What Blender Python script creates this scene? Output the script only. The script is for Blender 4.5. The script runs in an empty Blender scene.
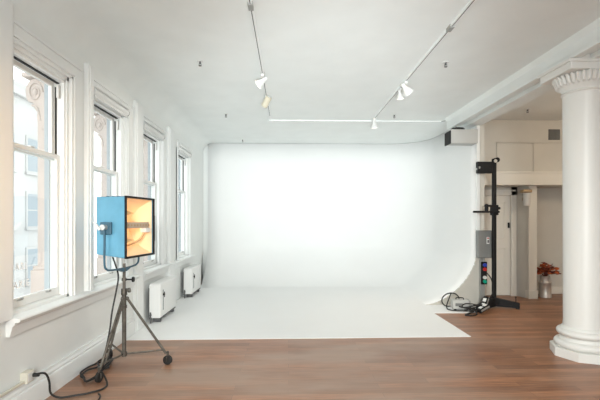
import bpy, bmesh, math, random
from mathutils import Vector, Matrix
random.seed(7)
PI = math.pi
C = bpy.context.scene.collection
H = 3.42                                  # ceiling height

# ------------------------------------------------------------------ materials
def mat(name, col, rough=.6, metal=0., emit=None, estr=0., bump=0., bscale=40., var=0., vscale=3., coat=0., spec=None):
    m = bpy.data.materials.new(name); m.use_nodes = True
    nt = m.node_tree; b = nt.nodes['Principled BSDF']
    c = (*col, 1)
    b.inputs['Base Color'].default_value = c
    b.inputs['Roughness'].default_value = rough
    b.inputs['Metallic'].default_value = metal
    if spec is not None: b.inputs['Specular IOR Level'].default_value = spec
    if coat: b.inputs['Coat Weight'].default_value = coat
    tc = nt.nodes.new('ShaderNodeTexCoord')
    if var:
        n = nt.nodes.new('ShaderNodeTexNoise'); n.inputs['Scale'].default_value = vscale; n.inputs['Detail'].default_value = 4
        nt.links.new(tc.outputs['Object'], n.inputs['Vector'])
        r = nt.nodes.new('ShaderNodeValToRGB')
        r.color_ramp.elements[0].position = .3; r.color_ramp.elements[1].position = .7
        r.color_ramp.elements[0].color = (*[x*(1-var) for x in col], 1)
        r.color_ramp.elements[1].color = (*[min(1, x*(1+var)) for x in col], 1)
        nt.links.new(n.outputs['Fac'], r.inputs['Fac']); nt.links.new(r.outputs['Color'], b.inputs['Base Color'])
    if bump:
        n = nt.nodes.new('ShaderNodeTexNoise'); n.inputs['Scale'].default_value = bscale; n.inputs['Detail'].default_value = 3
        nt.links.new(tc.outputs['Object'], n.inputs['Vector'])
        bp = nt.nodes.new('ShaderNodeBump'); bp.inputs['Strength'].default_value = bump; bp.inputs['Distance'].default_value = .02
        nt.links.new(n.outputs['Fac'], bp.inputs['Height']); nt.links.new(bp.outputs['Normal'], b.inputs['Normal'])
    if emit:
        b.inputs['Emission Color'].default_value = (*emit, 1); b.inputs['Emission Strength'].default_value = estr
    return m

M = {}
M['plaster'] = mat('white_plaster', (.85, .87, .855), .75, bump=.08, bscale=2.5, var=.015)
M['ceiling'] = mat('ceiling_plaster', (.845, .875, .86), .85, bump=.25, bscale=1.2, var=.02)
M['paint'] = mat('gloss_white_paint', (.86, .875, .865), .4, bump=.03, bscale=25)
M['cyc'] = mat('cyclorama_white', (.90, .905, .90), .7, var=.008, vscale=1.5)
M['cycfloor'] = mat('cyclorama_floor_white', (.90, .90, .885), .5, var=.02, vscale=2)
M['beige'] = mat('beige_paint', (.62, .60, .55), .6, var=.03)
M['beige2'] = mat('raw_cove_end', (.57, .55, .50), .7, var=.04)
M['cream'] = mat('cream_paint', (.76, .74, .68), .5)
M['column'] = mat('column_white_paint', (.80, .79, .755), .38, bump=.04, bscale=8)
M['blackmetal'] = mat('black_metal', (.012, .012, .013), .6, spec=.25, var=.2, vscale=20)
M['rubber'] = mat('black_rubber', (.02, .019, .018), .6)
M['steel'] = mat('worn_steel', (.15, .135, .115), .42, .75, var=.35, vscale=18, bump=.1)
M['chrome'] = mat('bright_metal', (.62, .61, .58), .35, .6)
M['greybox'] = mat('grey_enamel', (.20, .205, .20), .45, var=.06)
M['strut'] = mat('grey_strut', (.36, .36, .345), .5, .3)
M['blue'] = mat('blue_enamel', (.125, .36, .52), .42, var=.10, vscale=6)
M['bluedark'] = mat('dark_blue_enamel', (.05, .13, .19), .45, var=.15, vscale=10)
M['radiator'] = mat('radiator_enamel', (.83, .83, .815), .35)
M['dark'] = mat('dark_void', (.02, .02, .02), .8)
M['darkgrey'] = mat('dark_grey', (.10, .10, .10), .6)
M['shade'] = mat('shade_fabric', (.80, .81, .80), .7)
M['outlet'] = mat('outlet_plastic', (.72, .68, .58), .45)
M['stone'] = mat('pink_stone', (.56, .485, .45), .8, var=.05, vscale=8)
M['jambblue'] = mat('blue_grey_exterior_paint', (.38, .42, .455), .5)
M['street'] = mat('street', (.6, .6, .6), .9)
M['facade'] = mat('pale_facade', (.43, .425, .42), .85, var=.05, vscale=.5)
M['facadewin'] = mat('facade_window_glass', (.25, .285, .31), .5)
M['lens'] = mat('lit_lamp_face', (.9, .9, .85), .4, emit=(1, .95, .82), estr=5)
M['galv'] = mat('galvanised_metal', (.60, .56, .52), .38, .6, var=.12, vscale=7)
M['leaf'] = mat('rust_orange_leaf', (.48, .10, .025), .6, var=.35, vscale=20)
M['leafdark'] = mat('dark_red_leaf', (.16, .03, .015), .6, var=.3, vscale=20)
M['tan'] = mat('brass_tan', (.45, .33, .20), .4, .3)
M['red'] = mat('red_plastic', (.50, .02, .02), .4)
M['bluep'] = mat('blue_plastic', (.03, .06, .45), .4)
M['green'] = mat('green_plastic', (.0, .38, .24), .4)
M['whitep'] = mat('white_plastic', (.75, .75, .73), .4)
M['decal'] = mat('frosted_lettering', (.92, .93, .93), .8)
M['reflector'] = mat('warm_reflector', (.92, .72, .48), .5)
M['bar'] = mat('lamp_bar', (.50, .40, .30), .45, .1)

def glass():
    m = bpy.data.materials.new('window_glass'); m.use_nodes = True; nt = m.node_tree; nt.nodes.clear()
    o = nt.nodes.new('ShaderNodeOutputMaterial'); mx = nt.nodes.new('ShaderNodeMixShader')
    t = nt.nodes.new('ShaderNodeBsdfTransparent'); t.inputs[0].default_value = (.95, .97, .97, 1)
    g = nt.nodes.new('ShaderNodeBsdfGlossy'); g.inputs['Roughness'].default_value = .02
    mx.inputs[0].default_value = .06
    nt.links.new(t.outputs[0], mx.inputs[1]); nt.links.new(g.outputs[0], mx.inputs[2]); nt.links.new(mx.outputs[0], o.inputs[0])
    return m
M['glass'] = glass()

def floor_mat():
    m = bpy.data.materials.new('brown_floorboards'); m.use_nodes = True; nt = m.node_tree
    N = nt.nodes.new; L = nt.links.new; b = nt.nodes['Principled BSDF']
    tc = N('ShaderNodeTexCoord')
    br = N('ShaderNodeTexBrick'); br.inputs['Scale'].default_value = 1
    br.inputs['Brick Width'].default_value = 1.3; br.inputs['Row Height'].default_value = .105
    br.inputs['Mortar Size'].default_value = .0022; br.inputs['Mortar Smooth'].default_value = .4
    br.offset = .37; br.offset_frequency = 2
    br.inputs['Color1'].default_value = (.42, .195, .10, 1); br.inputs['Color2'].default_value = (.23, .10, .052, 1)
    br.inputs['Mortar'].default_value = (.15, .075, .045, 1)
    L(tc.outputs['Object'], br.inputs['Vector'])
    mp = N('ShaderNodeMapping'); mp.inputs['Scale'].default_value = (1.2, 18, 1); L(tc.outputs['Object'], mp.inputs['Vector'])
    gr = N('ShaderNodeTexNoise'); gr.inputs['Scale'].default_value = 3.2; gr.inputs['Detail'].default_value = 6; L(mp.outputs[0], gr.inputs['Vector'])
    r1 = N('ShaderNodeValToRGB'); r1.color_ramp.elements[0].position = .3; r1.color_ramp.elements[1].position = .75
    r1.color_ramp.elements[0].color = (.62, .60, .58, 1); r1.color_ramp.elements[1].color = (1.3, 1.25, 1.2, 1); L(gr.outputs['Fac'], r1.inputs['Fac'])
    mu = N('ShaderNodeMix'); mu.data_type = 'RGBA'; mu.blend_type = 'MULTIPLY'; mu.inputs[0].default_value = 1
    L(br.outputs['Color'], mu.inputs[6]); L(r1.outputs['Color'], mu.inputs[7])
    # worn, dusty patches, also carrying painted sheen from the cyclorama
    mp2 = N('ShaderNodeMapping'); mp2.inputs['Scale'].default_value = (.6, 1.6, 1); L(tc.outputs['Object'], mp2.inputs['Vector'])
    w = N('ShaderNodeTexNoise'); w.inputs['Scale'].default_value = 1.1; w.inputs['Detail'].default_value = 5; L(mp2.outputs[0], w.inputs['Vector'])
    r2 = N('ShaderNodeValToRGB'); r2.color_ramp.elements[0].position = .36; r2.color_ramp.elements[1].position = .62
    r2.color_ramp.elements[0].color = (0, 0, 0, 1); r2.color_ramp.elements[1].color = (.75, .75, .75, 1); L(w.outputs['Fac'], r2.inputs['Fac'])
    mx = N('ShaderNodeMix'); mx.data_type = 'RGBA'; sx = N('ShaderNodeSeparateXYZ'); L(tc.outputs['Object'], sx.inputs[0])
    mr = N('ShaderNodeMapRange'); mr.inputs['From Min'].default_value = 1.6; mr.inputs['From Max'].default_value = 3.2; mr.inputs['To Min'].default_value = 1; mr.inputs['To Max'].default_value = .2; L(sx.outputs['X'], mr.inputs['Value'])   # paler towards the studio side: cyclorama sheen painted into the wood colour
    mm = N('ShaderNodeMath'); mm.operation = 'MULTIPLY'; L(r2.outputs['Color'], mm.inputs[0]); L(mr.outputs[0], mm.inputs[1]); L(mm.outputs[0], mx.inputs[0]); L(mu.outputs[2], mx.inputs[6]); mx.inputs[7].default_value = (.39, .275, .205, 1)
    L(mx.outputs[2], b.inputs['Base Color'])
    r3 = N('ShaderNodeMapRange'); r3.inputs['To Min'].default_value = .30; r3.inputs['To Max'].default_value = .48; L(w.outputs['Fac'], r3.inputs['Value']); L(r3.outputs[0], b.inputs['Roughness'])
    bp = N('ShaderNodeBump'); bp.inputs['Strength'].default_value = .15; bp.inputs['Distance'].default_value = .004; L(gr.outputs['Fac'], bp.inputs['Height']); L(bp.outputs[0], b.inputs['Normal'])
    return m
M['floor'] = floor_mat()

# ------------------------------------------------------------------ mesh helpers
class MB:
    def __init__(s): s.bm = bmesh.new()
    def box(s, x0, x1, y0, y1, z0, z1, bev=0., seg=2):
        t = bmesh.new(); bmesh.ops.create_cube(t, size=1)
        for v in t.verts: v.co = Vector(((x0+x1)/2+v.co.x*(x1-x0), (y0+y1)/2+v.co.y*(y1-y0), (z0+z1)/2+v.co.z*(z1-z0)))
        if bev: bmesh.ops.bevel(t, geom=t.edges[:], offset=bev, segments=seg, profile=.5, affect='EDGES')
        return s._add(t)
    def _add(s, t, mtx=None):
        if mtx: bmesh.ops.transform(t, matrix=mtx, verts=t.verts)
        me = bpy.data.meshes.new('tmp'); t.to_mesh(me); t.free(); s.bm.from_mesh(me); bpy.data.meshes.remove(me); return s
    def cyl(s, a, b, r0, r1=None, n=20, cap=True):
        a, b = Vector(a), Vector(b); d = b-a; r1 = r0 if r1 is None else r1
        t = bmesh.new(); bmesh.ops.create_cone(t, cap_ends=cap, segments=n, radius1=r0, radius2=r1, depth=d.length)
        return s._add(t, Matrix.Translation((a+b)/2) @ d.to_track_quat('Z', 'Y').to_matrix().to_4x4())
    def sphere(s, c, r, sc=(1, 1, 1), n=16):
        t = bmesh.new(); bmesh.ops.create_uvsphere(t, u_segments=n, v_segments=n//2+2, radius=r)
        return s._add(t, Matrix.Translation(c) @ Matrix.Diagonal((*sc, 1)))
    def tube(s, pts, r, n=8, smooth=True, closed=False):
        P = [Vector(p) for p in pts]
        if smooth and len(P) > 2:
            Q = []
            for i in range(len(P)-1):
                p0 = P[max(i-1, 0)]; p1 = P[i]; p2 = P[i+1]; p3 = P[min(i+2, len(P)-1)]
                for k in range(6):
                    t = k/6
                    Q.append(.5*((2*p1)+(-p0+p2)*t+(2*p0-5*p1+4*p2-p3)*t*t+(-p0+3*p1-3*p2+p3)*t**3))
            Q.append(P[-1]); P = Q
        rings = []; up = None
        for i, p in enumerate(P):
            d = (P[min(i+1, len(P)-1)]-P[max(i-1, 0)])
            if d.length < 1e-9: d = Vector((0, 0, 1))
            d.normalize()
            if up is None: up = d.orthogonal().normalized()
            else:
                up = up-d*up.dot(d)
                up = up.normalized() if up.length > 1e-6 else d.orthogonal().normalized()
            q = d.cross(up)
            rings.append([s.bm.verts.new(p+r*(math.cos(2*PI*k/n)*up+math.sin(2*PI*k/n)*q)) for k in range(n)])
        for a, b in zip(rings, rings[1:]):
            for k in range(n): s.bm.faces.new((a[k], a[(k+1) % n], b[(k+1) % n], b[k]))
        s.bm.faces.new(rings[0][::-1]); s.bm.faces.new(rings[-1]); return s
    def lathe(s, prof, c=(0, 0, 0), n=40, cap=True, rf=None):
        c = Vector(c); rings = []
        for r, z in prof:
            rings.append([s.bm.verts.new(c+Vector((r*(rf(k/n, z) if rf else 1)*math.cos(2*PI*k/n), r*(rf(k/n, z) if rf else 1)*math.sin(2*PI*k/n), z))) for k in range(n)])
        for a, b in zip(rings, rings[1:]):
            for k in range(n): s.bm.faces.new((a[k], a[(k+1) % n], b[(k+1) % n], b[k]))
        if cap: s.bm.faces.new(rings[0][::-1]); s.bm.faces.new(rings[-1])
        return s
    def prism(s, poly, axis, a, b):
        """polygon in the plane normal to axis, extruded a..b.  x: (y,z)  y: (x,z)  z: (x,y)"""
        def mk(p, t): return {'x': (t, p[0], p[1]), 'y': (p[0], t, p[1]), 'z': (p[0], p[1], t)}[axis]
        A = [s.bm.verts.new(mk(p, a)) for p in poly]; B = [s.bm.verts.new(mk(p, b)) for p in poly]
        n = len(poly)
        for k in range(n): s.bm.faces.new((A[k], A[(k+1) % n], B[(k+1) % n], B[k]))
        s.bm.faces.new(A[::-1]); s.bm.faces.new(B); return s
    def rot(s, m): bmesh.ops.transform(s.bm, matrix=m, verts=s.bm.verts); return s
    def build(s, name, m, parent=None, smooth=35, loc=None):
        bmesh.ops.recalc_face_normals(s.bm, faces=s.bm.faces)
        me = bpy.data.meshes.new(name); s.bm.to_mesh(me); s.bm.free()
        me.materials.append(m)
        if smooth:
            for p in me.polygons: p.use_smooth = True
            me.set_sharp_from_angle(angle=math.radians(smooth))
        o = bpy.data.objects.new(name, me); C.objects.link(o)
        if parent: o.parent = parent
        if loc: o.location = loc
        return o

def empty(name, loc=(0, 0, 0), rz=0.):
    o = bpy.data.objects.new(name, None); C.objects.link(o); o.location = loc; o.rotation_euler = (0, 0, rz); o.empty_display_size = .1
    return o
def tag(o, label=None, cat=None, group=None, kind=None):
    if label: o['label'] = label
    if cat: o['category'] = cat
    if group: o['group'] = group
    if kind: o['kind'] = kind
    return o
def struct(o, label, cat): return tag(o, label, cat, kind='structure')
def copy_tree(o, parent=None):
    c = o.copy(); C.objects.link(c)
    if parent: c.parent = parent
    for ch in list(o.children): copy_tree(ch, c)
    return c

# ------------------------------------------------------------------ room shell
XL = -2.10                                # inner face of the window wall
YR = -3.2                                 # wall behind the camera
YB = 9.935
XR = 7.2
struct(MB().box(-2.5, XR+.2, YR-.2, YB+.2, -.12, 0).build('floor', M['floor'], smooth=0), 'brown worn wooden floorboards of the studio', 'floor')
struct(MB().box(-2.5, XR+.2, YR-.2, YB+.2, H, H+.12).build('ceiling', M['ceiling'], smooth=0), 'white plaster ceiling over the whole studio', 'ceiling')

Z0, Z1 = .775, 2.87
OPEN = [(3.06, 3.90), (4.30, 5.20), (5.74, 6.68), (7.60, 8.50)]
BACKOPEN = [(-2.6, -1.5), (-1.0, .1), (.6, 1.7)]
w = MB()
w.box(-2.31, XL, YR-.1, YB+.1, 0, Z0); w.box(-2.31, XL, YR-.1, YB+.1, Z1, H)
ys = [YR-.1]
for a, b in BACKOPEN+OPEN: ys += [a, b]
ys.append(YB+.1)
for i in range(0, len(ys), 2): w.box(-2.31, XL, ys[i], ys[i+1], Z0, Z1)
struct(w.build('wall_left', M['plaster'], smooth=0), 'white plaster wall with the row of tall windows', 'wall')
struct(MB().box(-2.38, XR, YB, YB+.15, 0, H).build('wall_back', M['plaster'], smooth=0), 'white wall behind the cyclorama', 'wall')
# wall behind the camera with two wide window openings
w = MB(); w.box(-2.38, XR, YR-.25, YR, 0, .7); w.box(-2.38, XR, YR-.25, YR, 3.1, H)
for a, b in ((-2.38, -1.6), (.2, .6), (2.4, 2.8), (4.6, XR)): w.box(a, b, YR-.25, YR, .7, 3.1)
struct(w.build('wall_rear', M['plaster'], smooth=0), 'white wall behind the camera with wide windows', 'wall')
struct(MB().box(XR, XR+.15, YR-.2, YB+.15, 0, H).build('wall_right', M['beige'], smooth=0), 'beige wall at the far right beyond the column', 'wall')
# plaster cove between window wall and ceiling
r = .26; pr = [(XL-.01, H+.01), (XL-.01, H-r)]+[(XL+r-r*math.cos(t), H-r+r*math.sin(t)) for t in [k*PI/2/10 for k in range(11)]]+[(XL+r, H+.01)]
struct(MB().prism(pr, 'y', YR, 9.88).build('trim_1', M['ceiling'], smooth=40), 'curved plaster cove where window wall meets ceiling', 'cove')

# pilasters between the windows
n = 2
for (a, b, z0, lab) in ((2.55, 3.06, .77, 'plain white pilaster at the near side of the first window'), (4.17, 4.30, .77, 'white pilaster strip between first and second windows'), (5.46, 5.74, 0, 'white pilaster strip between second and third windows'),
                   (6.96, 7.29, 0, 'white pilaster strip between the two radiators')):
    p = MB().box(XL-.02, XL+.045, a, b, z0, 3.13, .012); p.box(XL-.02, XL+.056, a+.03, b-.03, z0, 3.10, .008)
    struct(p.build('trim_%d' % n, M['paint'], smooth=0), lab, 'pilaster'); n += 1

# window units
def window(i, y0, y1, lab, roller=False, beading=True):
    e = empty('window_%d' % i, (XL, (y0+y1)/2, Z0)); struct(e, lab, 'window')
    hw = (y1-y0)/2; h = Z1-Z0
    f = MB()                                # box frame in the wall thickness; local x: 0 = wall face, -.28 = outside
    f.box(-.20, -.005, -hw, -hw+.035, 0, h); f.box(-.20, -.005, hw-.035, hw, 0, h); f.box(-.20, -.005, -hw, hw, h-.035, h); f.box(-.20, -.005, -hw, hw, 0, .03)
    f.box(-.055, -.02, -hw, -hw+.055, 0, h, .004); f.box(-.055, -.02, hw-.055, hw, 0, h, .004); f.box(-.055, -.02, -hw, hw, h-.06, h, .004)
    f.build('window_frame', M['paint'], e, 0)
    oj = MB(); oj.box(-.208, -.162, hw-.05, hw-.033, .02, h-.02); oj.box(-.208, -.162, -hw+.033, -hw+.05, .02, h-.02); oj.build('outer_jamb', M['jambblue'], e, 0)
    tr = MB()
    tr.box(-.115, -.10, hw-.042, hw-.033, 1.33, h-.10); tr.box(-.115, -.10, -hw+.033, -hw+.042, 1.33, h-.1)
    tr.box(-.10, -.075, -hw+.035, hw-.035, h-.069, h-.06)
    tr.build('sash_track', M['dark'], e, 0)
    b = MB(); b.box(-.085, -.06, hw-.075, hw-.036, h-.21, h-.09, .004); b.build('balance_cover', M['whitep'], e, 0)
    def sash(nm, x, za, zb, br, tr_, st=.038):
        s = MB(); a = hw-.036
        s.box(x-.035, x, -a, -a+st, za, zb, .004, 1); s.box(x-.035, x, a-st, a, za, zb, .004, 1)
        s.box(x-.035, x, -a+st-.002, a-st+.002, za, za+br, .004, 1); s.box(x-.035, x, -a+st-.002, a-st+.002, zb-tr_, zb, .004, 1)
        o = s.build(nm, M['paint'], e, 0)
        g = MB().box(x-.02, x-.016, -a+st-.005, a-st+.005, za+br-.005, zb-tr_+.005); g.build('glass_pane', M['glass'], o, 0)
        return o
    mid = 1.32
    sash('upper_sash', -.125, mid-.02, h-.055, .04, .045)
    lo = sash('lower_sash', -.075, .03, mid+.03, .075, .04)
    for y in (-hw*.45, hw*.45):
        l = MB(); l.box(-.078, -.055, y-.022, y+.022, .085, .093, .002); l.box(-.066, -.05, y+.008, y+.022, .088, .104, .002)
        l.build('sash_lift', M['strut'], lo, 0)
    lk = MB(); lk.box(-.11, -.08, -.03, .03, mid+.03, mid+.045, .004); lk.build('sash_lock', M['chrome'], lo, 0)
    # interior casing
    c = MB(); cw = .055
    near = -hw
    for s_ in ((1,) if i != 4 else (-1, 1)):
        a, b = sorted((s_*hw, s_*(hw+cw)))
        c.box(-.01, .018, a, b, 0, h+.02, .004); o_ = s_*(hw+cw-.018); a, b = sorted((o_, o_+s_*.018)); c.box(-.01, .034, a, b, 0, h+.03, .004)
        a, b = sorted((s_*(hw-.004), s_*(hw+.012))); c.box(-.01, .026, a, b, 0, h, .003)
    c.box(-.01, .018, near, hw+cw, h-.002, h+.03, .004); c.box(-.01, .034, near, hw+cw, h+.03, h+.05, .006)
    c.box(-.01, .024, near, hw+.20, h+.05, h+.13, .004); c.box(-.01, .024, hw+cw, hw+.20, 0, h+.06, .004)
    c.build('casing', M['paint'], e, 0)
    hd = MB(); hd.box(-.01, .036, near, hw+.21, h+.13, h+.15, .005); hd.build('head_ledge', M['paint'], e, 0)
    return e
W1 = window(1, *OPEN[0], 'nearest tall sash window showing a carved stone bracket outside')
W2 = window(2, *OPEN[1], 'second tall sash window, directly behind the blue studio light')
W3 = window(3, *OPEN[2], 'third tall sash window, above the nearer radiator')
W4 = window(4, *OPEN[3], 'farthest tall sash window, above the farther radiator')
for k, (a, b) in enumerate(BACKOPEN): window(5+k, a, b, 'tall sash window beside the camera, outside the picture')

# faint pale lettering on the nearest lower pane
def lettering(txt, y, z):
    cu = bpy.data.curves.new('t', 'FONT'); cu.body = txt; cu.size = .085; cu.extrude = .0006; cu.space_character = 1.25
    t = bpy.data.objects.new('t', cu); C.objects.link(t); bpy.context.view_layer.update()
    me = bpy.data.meshes.new_from_object(t.evaluated_get(bpy.context.evaluated_depsgraph_get())); bpy.data.objects.remove(t)
    me.materials.clear(); me.materials.append(M['decal'])
    o = bpy.data.objects.new('pane_lettering', me); C.objects.link(o); o.parent = bpy.data.objects['lower_sash']
    o.location = (-.088, y-(OPEN[0][0]+OPEN[0][1])/2, z-Z0); o.rotation_euler = (PI/2, 0, PI/2)
lettering('ARI', 3.26, 1.10); lettering('ARIE', 3.24, .955)
# sills
def sill(i, y0, y1, lab):
    s = MB()
    s.prism([(-2.16, .745), (-2.0, .745), (-1.99, .752), (-1.985, .762), (-1.99, .772), (-2.0, .778), (-2.19, .782), (-2.19, .745)], 'y', y0, y1)
    s.prism([(-2.11, .748), (-2.03, .748), (-2.035, .725), (-2.05, .712), (-2.055, .69), (-2.06, .675), (-2.066, .65), (-2.07, .635), (-2.11, .635)], 'y', y0+.012, y1-.012)
    struct(s.build('trim_%d' % i, M['paint'], smooth=25), lab, 'window sill')
sill(6, 3.02, 5.46, 'long moulded white sill under the first two windows')
sill(7, 5.74, 6.96, 'moulded white sill above the nearer radiator')
sill(8, 7.29, 8.62, 'moulded white sill above the farther radiator')
# baseboard
bp_ = [(-2.11, 0), (-2.045, 0), (-2.045, .15), (-2.05, .165), (-2.062, .172), (-2.062, .19), (-2.075, .205), (-2.078, .225), (-2.11, .228)]
struct(MB().prism(bp_, 'y', YR, 5.40).build('baseboard_left', M['paint'], smooth=25), 'tall moulded white baseboard under the windows', 'baseboard')
struct(MB().prism([(XL-.01, 2.97), (XL+.004, 2.97), (XL+.004, 3.0), (XL-.01, 3.0)], 'y', 2.0, 2.01).build('trim_9', M['paint']), 'small seam strip in the window wall plaster', 'trim')

# roller shades
def roller(y0, y1, win, label):
    e = empty('roller_shade', (.02, (y0+y1)/2-win.location.y, 2.885-Z0)); e.parent = win; e['label'] = label
    hw = (y1-y0)/2
    MB().cyl((0, -hw, 0), (0, hw, 0), .036, n=24).build('roller', M['shade'], e)
    MB().box(.012, .016, -hw+.02, hw-.02, -.05, .0).box(.004, .024, -hw+.02, hw-.02, -.065, -.045, .004).build('shade_hem', M['shade'], e)
    for s in (1,): MB().cyl((0, s*hw, 0), (0, s*(hw+.012), 0), .036, n=24).build('end_cap', M['darkgrey'], e)
    MB().box(-.045, .045, -hw, hw, .04, .052, .003).build('valance', M['paint'], e)
roller(4.31, 5.20, W2, 'rolled white shade above the second window, behind the blue light')
roller(5.75, 6.68, W3, 'rolled white shade above the window over the nearer radiator')
roller(7.62, 8.50, W4, 'rolled white shade above the farthest window')

# facade piers with scroll brackets outside
def pier(y, label):
    e = empty('stone_pier', (-2.47, y, .4)); tag(e, label, 'pier', 'stone piers outside the windows')
    p = MB(); p.box(.005, .155, 0, .30, -9.4, 2.6, .006); p.build('shaft', M['stone'], e, 0)
    MB().box(-.045, .155, -.03, .33, .18, .62, .008).box(-.03, .155, -.02, .32, .62, .66, .008).build('pedestal', M['stone'], e, 0)
    s = MB()
    out = [(-.07, 2.0), (-.10, 2.02), (-.10, 2.07), (-.13, 2.10), (-.12, 2.16), (-.16, 2.20), (-.185, 2.26)]
    for k in range(15):
        t = -PI*.75-k*(PI*.95)/14
        out.append((-.155+.13*math.cos(t), 2.36+.13*math.sin(t)))
    out += [(.0, 2.50), (.155, 2.50), (.155, 2.0)]
    out = [((x_+.155)*.7-.005 if x_ < .08 else x_, z_) for x_, z_ in out]
    s.prism(out, 'y', -.02, .32); s.build('scroll_bracket', M['stone'], e, 40)
    v = MB(); sp = []
    for k in range(26):
        t = k/25*PI*3.4; rr = .105*(1-k/32)
        sp.append((-.15+rr*math.cos(t), -.022, 2.36+rr*math.sin(t)))
    v.tube(sp, .011, 6, smooth=False); v.sphere((-.15, -.02, 2.36), .035, (1, .5, 1)); v.tube([(-.20, -.02, 2.23), (-.12, -.02, 2.20), (-.08, -.02, 2.08)], .01, 6)
    for q_ in v.bm.verts: q_.co.x = (q_.co.x+.155)*.7-.005
    v.build('carved_scroll', M['stone'], e)
    MB().box(-.12, .155, -.05, .35, 2.50, 2.54, .006).build('cap_ledge', M['stone'], e, 0)
pier(4.00, 'pinkish carved stone pier with scroll, outside the nearest window')
pier(5.33, 'pinkish stone pier outside between second and third windows')
pier(6.80, 'pinkish stone pier outside between third and farthest windows')

# building across the street
def building(name, x, y0, y1, z1, rows, y_step, label, seed):
    e = empty(name, (x, y0, -9)); tag(e, label, 'building', 'buildings across the street')
    MB().box(-3, 0, 0, y1-y0, 0, z1+9).build('wall', M['facade'], e, 0)
    MB().box(0, .25, 0, y1-y0, z1+8.2, z1+8.6, .03).build('cornice', M['facade'], e, 0)
    yy = 1.0
    while yy < (y1-y0)-1.6:
        for r_ in range(rows):
            z = 7.1+r_*3.1
            if z+2 < z1+8:
                f = MB().box(-.02, .06, yy-.12, yy+1.22, z-.12, z+1.95, .02); f.box(-.02, .14, yy-.18, yy+1.28, z-.22, z-.1, .02)
                fo = f.build('window_surround', M['facade'], e, 0)
                MB().box(.03, .065, yy, yy+1.1, z, z+.88).box(.03, .065, yy, yy+1.1, z+.94, z+1.82).build('pane', M['facadewin'], fo, 0)
        yy += y_step
building('building', -13, -2, 14.5, 14, 3, 2.6, 'pale stone building with tall windows across the street', 1)
building('building', -14.5, 15, 30, 9, 3, 2.2, 'lower pale building farther along the street', 2)
struct(MB().box(-40, -2.4, -20, 45, -9.2, -9).build('street_ground', M['street'], None, 0), 'grey street surface below the windows', 'ground')

# ------------------------------------------------------------------ cyclorama
cyc = empty('cyclorama', (.6, 8, 0)); tag(cyc, 'large white curved cyclorama backdrop filling the end of the room', 'backdrop')
R = .92; XA, XB, YF, YBk = -1.985, 3.365, 7.05, 9.90
bm = bmesh.new(); rows = []
levels = [('c', PI/2*(k/30)**1.3) for k in range(31)]+[('z', z) for z in (1.3, 1.8, 2.4, 2.9, 3.415)]
rt = .10
for kind, v in levels:
    if kind == 'c': d = R-R*math.sin(v)**1.2; z = .006+R-R*abs(math.cos(v))**1.2
    elif kind == 'z': d = 0; z = v
    else: d = rt-rt*math.cos(v); z = H-rt+rt*math.sin(v)
    # contour: left end along the back, round the corner, forward along the right side
    rc = max(R-d, .004); row = []
    cx, cy = XB-R, YBk-R
    for x in [XA+(cx-XA)*k/12 for k in range(13)]: row.append((x, YBk-d, z))
    for k in range(1, 13):
        t = PI/2-k*PI/2/12; row.append((cx+rc*math.cos(t), cy+rc*math.sin(t), z))
    for k in range(1, 7): row.append((XB-d, cy+(YF-cy)*k/6, z))
    rows.append([bm.verts.new(p) for p in row])
for a, b in zip(rows, rows[1:]):
    for k in range(len(a)-1): bm.faces.new((a[k], a[k+1], b[k+1], b[k]))
s = MB(); s.bm.free(); s.bm = bm
o = s.build('curved_wall', M['cyc'], cyc, 60, loc=(-.6, -8, 0))
md = o.modifiers.new('t', 'SOLIDIFY'); md.thickness = .015; md.offset = 1
fl = MB()
fl.prism([(-2.04, 5.085), (2.36, 5.11), (2.36, 6.43), (3.0, 6.43), (3.36, 6.75), (3.36, 7.05), (2.46, 7.05), (2.46, 8.995), (-2.097, 8.995), (-2.097, 5.42), (-2.04, 5.42)], 'z', 0, .0062)
fl.build('floor_sheet', M['cyc'], cyc, 0, loc=(-.6, -8, 0))
# beige end face closing the cove at the front right
pts = [(XB-R+R*math.sin(t)**1.2, R-R*abs(math.cos(t))**1.2+.006) for t in [k*PI/2/16 for k in range(17)]]+[(XB+.10, R+.006), (XB+.10, .0), (XB-R, .0)]
MB().prism(pts, 'y', YF-.006, YF+.03).build('end_panel', M['beige2'], cyc, 0, loc=(-.6, -8, 0))
struct(MB().box(3.385, 3.50, 7.05, 10.05, 0, H).build('wall_partition', M['beige'], smooth=0), 'beige partition wall beside the cyclorama', 'wall')
struct(MB().box(3.345, 3.40, 7.015, 7.05, .93, 3.2, .004).build('trim_11', M['paint'], smooth=0), 'white vertical strip on the partition end', 'trim')

# ------------------------------------------------------------------ beam and column
b = MB()
b.box(2.98, 3.44, YR, 7.45, 3.26, H+.02)
b.box(2.98, 3.07, YR, 7.45, 3.215, 3.27, .006); b.box(3.19, 3.44, YR, 7.45, 3.205, 3.27, .006)
b.prism([(2.98, 3.36), (2.93, 3.425), (2.98, 3.425)], 'y', YR, 7.45)
struct(b.build('trim_12', M['ceiling'], smooth=0), 'long white ceiling beam carried by the column', 'beam')
col = empty('column', (3.305, 4.385, 0)); tag(col, 'round white fluted-capital column standing on a many-sided plinth at right', 'column')
p = MB(); p.lathe([(.332, 0), (.332, .088), (.327, .095), (.29, .095)], n=8); p.build('plinth', M['column'], col, 20)
pr = [(.28, .12)]
for k in range(11): t = -PI/2+k*PI/10; pr.append((.245+.052*math.cos(t), .172+.052*math.sin(t)))
pr += [(.242, .232), (.232, .245), (.232, .265), (.242, .275)]
for k in range(11): t = -PI/2+k*PI/10; pr.append((.228+.044*math.cos(t), .322+.044*math.sin(t)))
pr += [(.225, .372), (.222, .385), (.206, .405)]
pr = [(a_*.975, .09+(z_-.12)*.84) for a_, z_ in pr]
MB().lathe(pr, n=64).build('base_moulding', M['column'], col, 50)
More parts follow.
